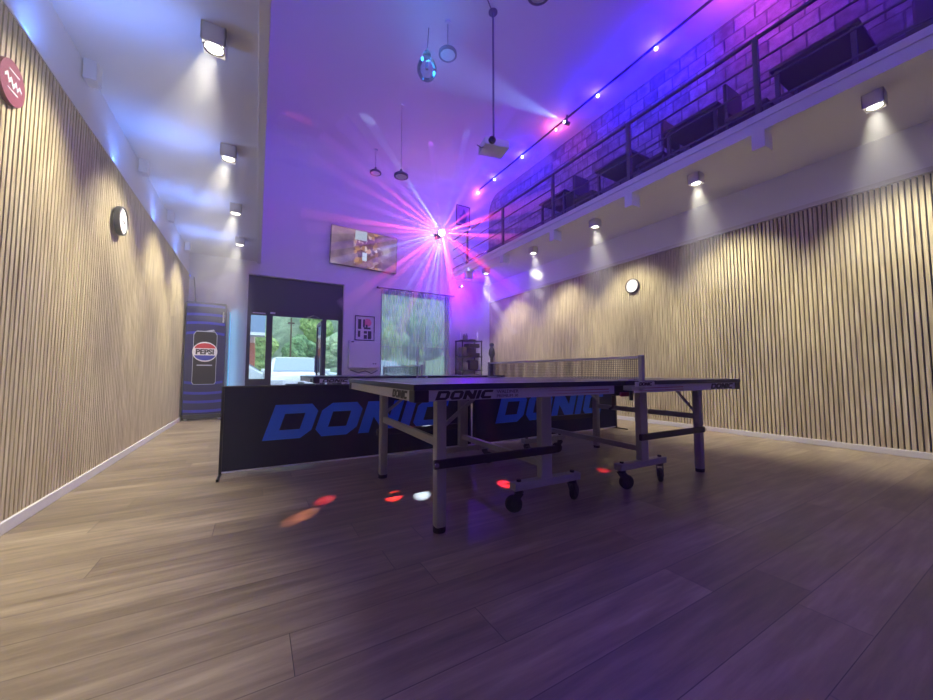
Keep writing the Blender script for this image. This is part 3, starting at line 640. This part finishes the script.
item('coffee_machine', 'black coffee machine at the right of the second shelf', 'coffee machine', MB().box(4.6, 4.94, 7.8, 8.05, 1.212, 1.3, .01).box(4.66, 4.9, 7.92, 8.05, 1.3, 1.44, .01).box(4.6, 4.94, 7.8, 8.05, 1.43, 1.54, .02).cyl((4.77, 7.84, 1.44), (4.77, 7.84, 1.38), .025), blackp)
item('storage_box', 'pale box at the left of the third shelf', 'box', MB().box(4.43, 4.6, 7.82, 8.0, .872, 1.06, .01), mat('warm_grey2', (140, 130, 130), .7))
item('toaster', 'black round-cornered toaster on the third shelf', 'toaster', MB().box(4.64, 4.92, 7.82, 8.02, .872, 1.12, .04), blackp)
item('cardboard_box', 'wide beige box on the lowest shelf of the rack', 'box', MB().box(4.44, 4.92, 7.79, 8.06, .462, .76, .01), mat('beige_box', (150, 138, 120), .8))
bt = thing('fan_stand', 'slim black stand with a round top beside the shelf rack', 'stand', (5.27, 7.75, 0))
MB().cyl((0, 0, 0), (0, 0, .02), .12).build('base', blackm, bt); MB().cyl((0, 0, .02), (0, 0, 1.3), .045, .035).build('pole', blackm, bt, smooth=True)
MB().ball((0, 0, 1.52), .06, 3, (1, 1, .9)).build('round_top', blackp, bt, smooth=True); MB().lathe([(.05, 1.2), (.085, 1.28), (.07, 1.4), (.025, 1.47)], n=20).build('collar', blackp, bt, smooth=True)
tag(MB().box(5.0, 5.4, 7.35, 7.62, .0, .74, .01).build('black_cupboard', mat('black_cupboard', (26, 24, 30), .6)), 'low black cupboard standing in front of the shelf rack', 'cupboard')
tag(MB().box(4.93, 4.97, 7.38, 7.42, 0, 1.16).build('white_post', white_metal), 'thin upright white post left of the black cupboard', 'post')

# ------------------------------------------------------------------ table tennis tables
def make_table(label, loc, rz):
    t = thing('table_tennis_table', label, 'table tennis table', loc, rz, 'table tennis tables')
    L2, W2 = 1.388, .7625
    for s in (-1, 1):
        x0, x1 = (-L2, -.004) if s < 0 else (.004, L2)
        tp = MB().box(x0, x1, -W2, W2, .732, .76, .002).build('tabletop', top_m, t)
        m = MB()
        for b in ((x0, x1, -W2 + .001, -W2 + .02), (x0, x1, W2 - .02, W2 - .001), (x0, x1, -.0015, .0015)): m.box(*b, .7595, .7606)
        xe = -L2 + .001 if s < 0 else L2 - .02
        m.box(xe, xe + .019, -W2, W2, .7595, .7606)
        m.build('edge_line', line_m, tp)
        # apron
        xo = s * (L2 - .075); xi = s * .09
        a0, a1 = min(xo, xi), max(xo, xi)
        m = MB(); m.box(a0, a1, -W2 + .008, -W2 + .03, .682, .7315); m.box(a0, a1, W2 - .03, W2 - .008, .682, .7315)
        xe0, xe1 = (-L2 + .008, -L2 + .03) if s < 0 else (L2 - .03, L2 - .008)
        m.box(xe0, xe1, -W2 + .075, W2 - .075, .682, .7315); m.box(s * .09 - .012, s * .09 + .012, -W2 + .03, W2 - .03, .69, .7315)
        m.box(s * .75 - .015, s * .75 + .015, -W2 + .03, W2 - .03, .70, .7315)
        ap = m.build('apron', apron_m, t)
        for sy in (-1, 1):
            m = MB()
            cx0, cx1 = sorted((s * (L2 - .075), s * (L2 - .004))); cy0, cy1 = sorted((sy * (W2 - .075), sy * (W2 - .004)))
            m.box(cx0, cx1, cy0, cy1, .678, .7318, .004)
            m.build('corner_block', blackp, t)
        F = frame((0, -W2 + .0072, 0), (1, 0, 0), (0, 0, 1)); Bk = frame((0, W2 - .0072, 0), (-1, 0, 0), (0, 0, 1))
        wl_ = .315; kk = wl_ / (1.33 * 3 + .46 + 1.15 + .32)
        if s < 0:
            logo(wl_, 'apron_logo', ink, ap, F @ Matrix.Translation((-L2 + .105, .686, 0)), tall=.78)
            text('WALDNER', .024, 'apron_lettering', greyink, ap, F @ Matrix.Translation((-L2 + .44, .716, 0)), 'LEFT', sx=1.15)
            text('PREMIUM 30', .022, 'apron_lettering', greyink, ap, F @ Matrix.Translation((-L2 + .44, .695, 0)), 'LEFT', sx=1.1)
            logo(wl_, 'apron_logo', ink, ap, Bk @ Matrix.Translation((.9, .687, 0)), tall=.78)
            E_ = frame((-L2 + .0072, 0, 0), (0, -1, 0), (0, 0, 1)); logo(.235, 'apron_logo', ink, ap, E_ @ Matrix.Translation((.42, .687, 0)))
            sx0, sx1 = -.62, -.14
        else:
            logo(wl_, 'apron_logo', ink, ap, F @ Matrix.Translation((L2 - .42, .687, 0)), tall=.78)
            logo(wl_, 'apron_logo', ink, ap, Bk @ Matrix.Translation((-L2 + .13, .687, 0)), tall=.78)
            E_ = frame((L2 - .0072, 0, 0), (0, 1, 0), (0, 0, 1)); logo(.235, 'apron_logo', ink, ap, E_ @ Matrix.Translation((.42, .687, 0)))
            sx0, sx1 = .14, .62
        shapes([[(sx0, .709), (sx1, .709), (sx1, .714), (sx0, .712)], [(sx0, .693), (sx1, .693), (sx1, .697), (sx0, .695)]] if s > 0 else [[(sx0, .712), (sx1, .709), (sx1, .714), (sx0, .713)], [(sx0, .695), (sx1, .693), (sx1, .697), (sx0, .696)]], 'apron_stripe', redink, ap, F)
        lx, ly = (-1.160 if s < 0 else 1.182), .535
        for sy in (-1, 1):
            lg = MB().box(lx - .03, lx + .03, sy * ly - .03, sy * ly + .03, .022, .73, .014).build('leg', steel, t, smooth=True)
            MB().cyl((lx, sy * ly, 0), (lx, sy * ly, .024), .033).build('rubber_foot', rubber, lg)
            MB().beam((lx - s * .005, sy * (ly - .036), .50), (lx - s * .27, sy * (ly - .036), .70), .012, .02).build('brace', steel, t)
            # inner leg, wheel bar
            ix = s * .46
            MB().box(ix - .04, ix + .04, sy * ly - .025, sy * ly + .025, .17, .731, .006).build('inner_leg', steel, t)
            b0, b1 = sorted((s * .19, s * .70))
            MB().box(b0, b1, sy * ly - .03, sy * ly + .03, .132, .178, .006).build('wheel_bar', steel, t)
            for wx, dy, sw in ((s * .235, .0, 25), (s * .655, .0, 140)):
                q = Matrix.Translation((wx, sy * ly, 0)) @ Matrix.Rotation(R(sw * sy * s), 4, 'Z')
                m = MB(); m.cyl((0, 0, .112), (0, 0, .133), .026); m.cyl((0, 0, .176), (0, 0, .19), .014)
                for yy in (-.02, .02): m.poly([(-.03, yy - .002, .115), (.022, yy - .002, .115), (.046, yy - .002, .045), (.022, yy - .002, .036)], (0, .004, 0))
                bmesh.ops.transform(m.bm, matrix=q, verts=m.bm.verts[:])
                cs = m.build('caster', blackp, t)
                m = MB(); m.lathe([(.01, -.016), (.042, -.016), (.05, -.008), (.05, .008), (.042, .016), (.01, .016)], (.03, 0, .0502), (0, 1, 0), 28)
                bmesh.ops.transform(m.bm, matrix=q, verts=m.bm.verts[:]); m.build('wheel', rubber, cs, smooth=True)
                m = MB(); m.cyl((.03, -.0225, .0502), (.03, .0225, .0502), .012)
                bmesh.ops.transform(m.bm, matrix=q, verts=m.bm.verts[:]); m.build('axle', blackp, cs)
            # black safety bar
            m = MB(); c0, c1 = sorted((s * 1.205, s * .40)); m.box(c0, c1, sy * (ly + .03) - .012, sy * (ly + .03) + .012, .322, .368, .005)
            m.build('safety_bar', blackp, t)
            MB().cyl((s * 1.195, sy * (ly + .04), .345), (s * 1.195, sy * (ly + .05), .345), .012).build('bar_bolt', chrome, t)
        MB().box(lx - .014, lx + .014, -ly + .03, ly - .03, .425, .47, .004).build('end_rail', steel, t)
        MB().box(s * .46 - .018, s * .46 + .018, -ly + .02, ly - .02, .235, .275, .004).build('cross_rail', steel, t)
    m = MB()
    for sy in (-1, 1): m.box(-.085, .085, sy * (W2 - .02) - .018, sy * (W2 - .02) + .018, .67, .7315, .004)
    m.build('hinge', blackp, t)
    for sy in (-1, 1):
        MB().box(-.05, .05, sy * (W2 + .002) - .008, sy * (W2 + .002) + .008, .664, .69, .004).build('latch', mat('latch_red', (150, 30, 50), .5), t)
        MB().tube([(-.09, sy * (W2 - .02), .67), (-.09, sy * (W2 - .02), .6), (-.12, sy * (W2 - .02), .59)], .008).build('release_lever', blackp, t)
    return t
T1 = ((2.012, 2.212, 0), R(-1.8)); T2 = ((1.99, 5.53, 0), R(0))
t1 = make_table('table tennis table in front of the printed barriers, nearest the camera', *T1)
t2 = copy_tree(t1); t2.location, t2.rotation_euler = T2[0], (0, 0, T2[1]); t2['label'] = 'table tennis table behind the barriers, close to the back window'
def make_net(label, loc, rz):
    t = thing('table_tennis_net', label, 'net', (loc[0] + .02, loc[1], .76), rz, 'table tennis nets')
    Y = .86
    m = MB(); y = -Y
    while y <= Y: m.box(-.0011, .0011, y - .0011, y + .0011, .008, .142); y += .014
    z = .01
    while z < .142: m.box(-.0011, .0011, -Y, Y, z - .0011, z + .0011); z += .0135
    m.build('mesh', mat('net_cord', (36, 34, 52), .8), t)
    MB().box(-.004, .004, -Y, Y, .138, .1525).build('tape', line_m, t)
    for s in (-1, 1):
        MB().box(-.012, .012, s * (Y + .004) - .014, s * (Y + .004) + .014, -.05, .158, .004).build('post', steel, t)
        MB().box(-.05, .05, s * .80 - .035, s * .80 + .03, -.058, -.0285 + 0, .004).build('clamp', steel, t)
        MB().box(-.05, .05, s * .765 - .045, s * .765 + .03, .0015, .012, .003).build('clamp_plate', apron_m, t)
        MB().cyl((0, s * .79, -.12), (0, s * .79, -.055), .012).build('clamp_screw', blackp, t)
    pz = MB().box(-.085, .085, -Y - .030, -Y - .0185, -.03, -.002, .002).build('badge', apron_m, t)
    logo(.12, 'badge_logo', ink, pz, frame((-.062, -Y - .0305, -.026), (1, 0, 0), (0, 0, 1)))
    return t
n1 = make_net('net clamped across the nearest table tennis table', *T1)
n2 = copy_tree(n1); n2.location = (T2[0][0], T2[0][1], .76); n2.rotation_euler = (0, 0, 0); n2['label'] = 'net clamped across the table tennis table by the back window'

# ------------------------------------------------------------------ barriers
def barrier(x, y, rz, w, label, lx, lw, lz):
    t = thing('surround_barrier', label, 'barrier', (x, y, 0), rz, 'printed surround barriers')
    h = .70
    MB().box(0, w, -.006, .006, .03, h - .008).build('fabric_panel', navy, t)
    MB().cyl((0, 0, h - .005), (w, 0, h - .005), .009).build('top_rod', blackm, t)
    MB().cyl((0, 0, .022), (w, 0, .022), .007).build('bottom_rod', white_metal, t)
    logo(lw, 'printed_logo', blogo, t, frame((lx, -.0072, lz), (1, 0, 0), (0, 0, 1)), ext=.0008)
    for xx in (.012, w - .012):
        MB().beam((xx, -.015, h), (xx, -.025, .02), .018, .012).build('upright', blackm, t)
        MB().beam((xx, -.20, .012), (xx, .20, .012), .016, .014).build('foot', blackm, t)
barrier(-.235, 3.47, R(-1.2), 2.27, 'dark blue printed barrier on the left, nearer the drinks fridge', .29, 1.73, .245)
barrier(2.06, 3.40, R(2.0), 2.48, 'dark blue printed barrier on the right, behind the nearest table', .30, 1.93, .23)

# ------------------------------------------------------------------ outside
MB().box(-40, 60, 8.4, 90, -.25, -.12).build('ground', mat('asphalt', (120, 122, 126), .9, noise=.15, nscale=4), kind='structure')
carm = mat('car_white', (232, 236, 240), .3, coat=.6)
carg = mat('car_glass', (140, 160, 180), .15)
def car(x, y, rz, label, body):
    t = thing('car', label, 'car', (x, y, -.12), rz, 'parked cars outside')
    hw = .86
    prof = [(-2.05, .35), (-2.12, .62), (-2.0, .82), (-1.05, .95), (-.35, 1.38), (.2, 1.45), (1.3, 1.42), (1.95, .98), (2.1, .9), (2.12, .35)]
    m = MB(); 
    secs = [(-hw, 0.0), (-hw * .97, .02), (-hw * .80, .06), (hw * .80, .06), (hw * .97, .02), (hw, 0.0)]
    rings = []
    for yy, dz in secs:
        k = 1 if abs(yy) < hw * .9 else .97
        ring = []
        for (px_, pz_) in prof:
            inner = max(0, pz_ - .9)
            yk = yy * (1 - .22 * inner / .55)
            ring.append(m.bm.verts.new((px_ * k, yk, pz_ + (dz if pz_ > .6 else 0) - .06)))
        rings.append(ring)
    for a, b in zip(rings, rings[1:]):
        for i in range(len(a)): m.bm.faces.new((a[i], a[(i + 1) % len(a)], b[(i + 1) % len(b)], b[i]))
    m.bm.faces.new(rings[0]); m.bm.faces.new(rings[-1][::-1])
    m.build('body', body, t, smooth=True)
    # windscreen: quad strip just in front of the slope
    MB().poly([(-1.07, -.68, .96), (-1.07, .68, .96), (-.42, .60, 1.385), (-.42, -.60, 1.385)], (-.012, 0, .012)).build('windscreen', carg, t)
    MB().poly([(1.4, -.6, 1.385), (1.4, .6, 1.385), (1.93, .68, 1.01), (1.93, -.68, 1.01)], (.012, 0, .012)).build('rear_window', carg, t)
    for s in (-1, 1):
        MB().poly([(-.85, s * .845, .96), (-.3, s * .745, 1.33), (1.2, s * .745, 1.34), (1.6, s * .845, .97)], (0, s * .03, 0)).build('side_window', carg, t)
        MB().box(-2.13, -2.02, s * .62 - .16, s * .62 + .16, .58, .72, .02).build('headlamp', mat('headlamp', (220, 225, 230), .2), t)
        MB().box(-.95, -.8, s * .92 - .08, s * .92 + .08, .92, 1.03, .02).build('wing_mirror', body, t)
        for xx in (-1.3, 1.3): MB().cyl((xx, s * .7, .31), (xx, s * .87, .31), .31, n=28).build('wheel', rubber, t, smooth=True)
    MB().box(-2.135, -2.05, -.4, .4, .42, .6, .01).build('grille', blackp, t)
    MB().box(-2.15, -2.12, -.09, .09, .60, .66, .01).build('emblem', chrome, t)
    MB().box(-2.15, -2.11, -.26, .26, .36, .44).build('number_plate', line_m, t)
car(1.12, 13.6, R(90), 'white car parked right outside the entrance, facing it', carm)
car(4.6, 15.5, R(92), 'pale grey car parked beyond the curtained window', mat('car_grey', (176, 184, 196), .35))
car(-1.9, 17.0, R(4), 'silver car parked far off at the left outside', mat('car_silver', (196, 200, 206), .3))
car(2.5, 22, R(170), 'pale car parked behind the open door leaf', mat('car_pale', (205, 214, 222), .3))
# building with a balcony outside on the left
bd = thing('apartment_house', 'brick-red and white house with balconies outside on the left', 'building', (-1.75, 21, -.12))
MB().box(-3.5, 1.6, 0, 8, 0, 8.2).build('walls', mat('house_wall', (206, 178, 168), .8, noise=.06), bd)
MB().box(-3.5, 1.63, -.03, 8.05, 0, 2.4).build('brick_base', mat('house_brick', (172, 104, 88), .8, noise=.2, nscale=8), bd)
MB().poly([(-4, -1, 8.2), (2.4, -1, 8.2), (1.6, 1.5, 10.4), (-4, 1.5, 10.4)], (0, 7.5, 0)).build('roof', mat('house_roof', (120, 70, 60), .8), bd)
for z in (2.7, 5.4):
    bb = MB().box(.2, 2.05, -1.1, .0, z, z + .14).build('balcony', mat('house_trim', (220, 220, 222), .7), bd)
    MB().box(.2, 2.05, -1.1, -1.04, z + .14, z + 1.0).build('balcony_rail', mat('balcony_brown', (120, 70, 48), .6) if z > 3 else mat('balcony_blue', (120, 140, 170), .6), bb)
for x in (-2.2, -.4, .9):
    for z in (1, 3.6, 6.2): MB().box(x - .4, x + .4, -.05, .02, z, z + 1.3).build('window', carg, bd)
# hillside and trees
g1 = leaf_mat('hill_green', (84, 106, 84), (136, 156, 126), .8)
m = MB(); nx, ny = 60, 26; grid = []
for j in range(ny + 1):
    row = []
    for i in range(nx + 1):
        x = -45 + 110 * i / nx; y = 34 + 55 * j / ny
        z = -.3 + (1 - math.cos(min(1, j / ny) * math.pi)) * 22 * (1 + .35 * math.sin(i * .23 + .8)) * .8 + 1.1 * math.sin(i * 1.3 + j * .7) * min(1, j / 4)
        row.append(m.bm.verts.new((x, y, z)))
    grid.append(row)
for j in range(ny):
    for i in range(nx): m.bm.faces.new((grid[j][i], grid[j][i + 1], grid[j + 1][i + 1], grid[j + 1][i]))
m.build('hillside', g1, kind='structure', smooth=True)
TM = [leaf_mat('leaves_dark', (66, 104, 66), (126, 164, 112), 2.4), leaf_mat('leaves_mid', (104, 140, 76), (166, 192, 120), 2.4), leaf_mat('leaves_pale', (134, 164, 124), (182, 202, 160), 2.4)]
def tree(x, y, z0, h, mi, label):
    t = thing('tree', label, 'tree', (x, y, z0), 0, 'trees on the slope outside')
    MB().cyl((0, 0, -.3), (0, 0, h * .55), h * .03, h * .015, n=8).build('trunk', mat('bark', (80, 66, 54), .9), t)
    m = MB(); rng = random.Random(int(x * 31 + y * 7))
    for k in range(16):
        a = rng.uniform(0, 6.28); rr = rng.uniform(0, .2) * h; zz = h * rng.uniform(.38, .88)
        m.ball((rr * math.cos(a), rr * math.sin(a), zz), h * rng.uniform(.11, .18), 3)
    for v in m.bm.verts:
        v.co += v.co.normalized() * .0 + Vector((rng.uniform(-1, 1), rng.uniform(-1, 1), rng.uniform(-1, 1))) * h * .018
    m.build('foliage', TM[mi], t)
tl = [(-3.6, 35, 5, 0, 'dark green tree beyond the entrance, behind the left door panel'), (0.2, 34, 4.6, 1, 'yellow-green tree seen in the middle of the entrance'), (3.3, 36, 4.8, 0, 'dark green tree just right of the utility pole'), (6.4, 34, 4.8, 2, 'pale green tree seen past the open door leaf'), (10.2, 34, 6.4, 1, 'yellow-green tree outside, first behind the curtain'), (15.2, 35, 7, 0, 'dark green tree outside in the middle of the curtain'), (20.8, 34, 7, 2, 'pale green tree outside near the right side of the curtain'), (-8.5, 37, 7, 2, 'pale green tree peeping past the house outside'), (-1.2, 43, 7, 2, 'pale tree high on the slope above the white car'), (5.4, 44, 7.4, 1, 'yellow-green tree high on the slope outside'), (12, 45, 8, 0, 'dark tree high on the slope right of the entrance view')]
for x, y, h, mi, lb in tl:
    jj = max(0, (y - 34) / 55 * 26); z0 = -.3 + (1 - math.cos(min(1, jj / 26) * math.pi)) * 17
    tree(x, y, z0, h, mi, lb)
up_ = thing('utility_pole', 'thin dark utility pole standing behind the white car outside', 'pole', (1.4, 19.5, -.12))
MB().cyl((0, 0, 0), (0, 0, 3.6), .045, .03).build('shaft', mat('bark', (80, 66, 54), .9), up_, smooth=True)
MB().box(-.15, .15, -.03, .03, 3.3, 3.36).build('crossarm', mat('bark', (80, 66, 54), .9), up_)

# ------------------------------------------------------------------ haze in the hall
hz = bpy.data.materials.new('stage_haze'); hz.use_nodes = True; nt = hz.node_tree; nt.nodes.remove(nt.nodes['Principled BSDF'])
vs_ = nt.nodes.new('ShaderNodeVolumeScatter'); vs_.inputs['Density'].default_value = HAZE; vs_.inputs['Anisotropy'].default_value = .15; vs_.inputs['Color'].default_value = (1, 1, 1, 1)
nt.links.new(vs_.outputs[0], nt.nodes['Material Output'].inputs['Volume'])
MB().box(XL - .03, XR + .03, YN + .01, YB - .005, .001, H - .002).build('haze', hz, kind='stuff')

# denser haze cones added in beam shape so rays show, lit by the lamps
def haze_mat(name, dens):
    m = bpy.data.materials.new(name); m.use_nodes = True; nt = m.node_tree; nt.nodes.remove(nt.nodes['Principled BSDF'])
    v = nt.nodes.new('ShaderNodeVolumeScatter'); v.inputs['Density'].default_value = dens; v.inputs['Color'].default_value = (1, 1, 1, 1)
    nt.links.new(v.outputs[0], nt.nodes['Material Output'].inputs['Volume']); return m
RH = haze_mat('ray_cone_haze', 1.0)
for ang, t, c, p, w in rays:
    d = (rt * (math.cos(R(ang)) + .071 * t) + up * (math.sin(R(ang)) - .325 * t) + bk * t).normalized(); k = math.tan(R(w * .75))
    Ln = 3.2
    if d.y > 0: Ln = min(Ln, (8.12 - SP.y) / d.y)
    MB().cyl(SP + d * .12, SP + d * Ln, .12 * k, Ln * k, n=12).build('haze', RH, kind='stuff')
DH = haze_mat('downlight_cone_haze', .07)  # added cones that make the downlight beams visible
for o in [o for o in bpy.data.objects if o.type == 'LIGHT' and o.name.startswith('downlight_core')]:
    bpy.context.view_layer.update(); p0 = o.matrix_world.translation; dd = (o.matrix_world.to_quaternion() @ Vector((0, 0, -1))).normalized()
    MB().cyl(p0 + dd * .03, p0 + dd * 1.3, .05, 1.3 * .34, n=24).build('haze', DH, kind='stuff')
bo = bpy.data.objects['pale_blue_beam']; bpy.context.view_layer.update(); p0 = bo.matrix_world.translation; dd = (bo.matrix_world.to_quaternion() @ Vector((0, 0, -1))).normalized()
MB().cyl(p0 + dd * .05, p0 + dd * 3.4, .05 * .11, 3.4 * .11, n=24).build('haze', haze_mat('beam_cone_haze', .22), kind='stuff')  # added cone that makes the pale blue beam visible
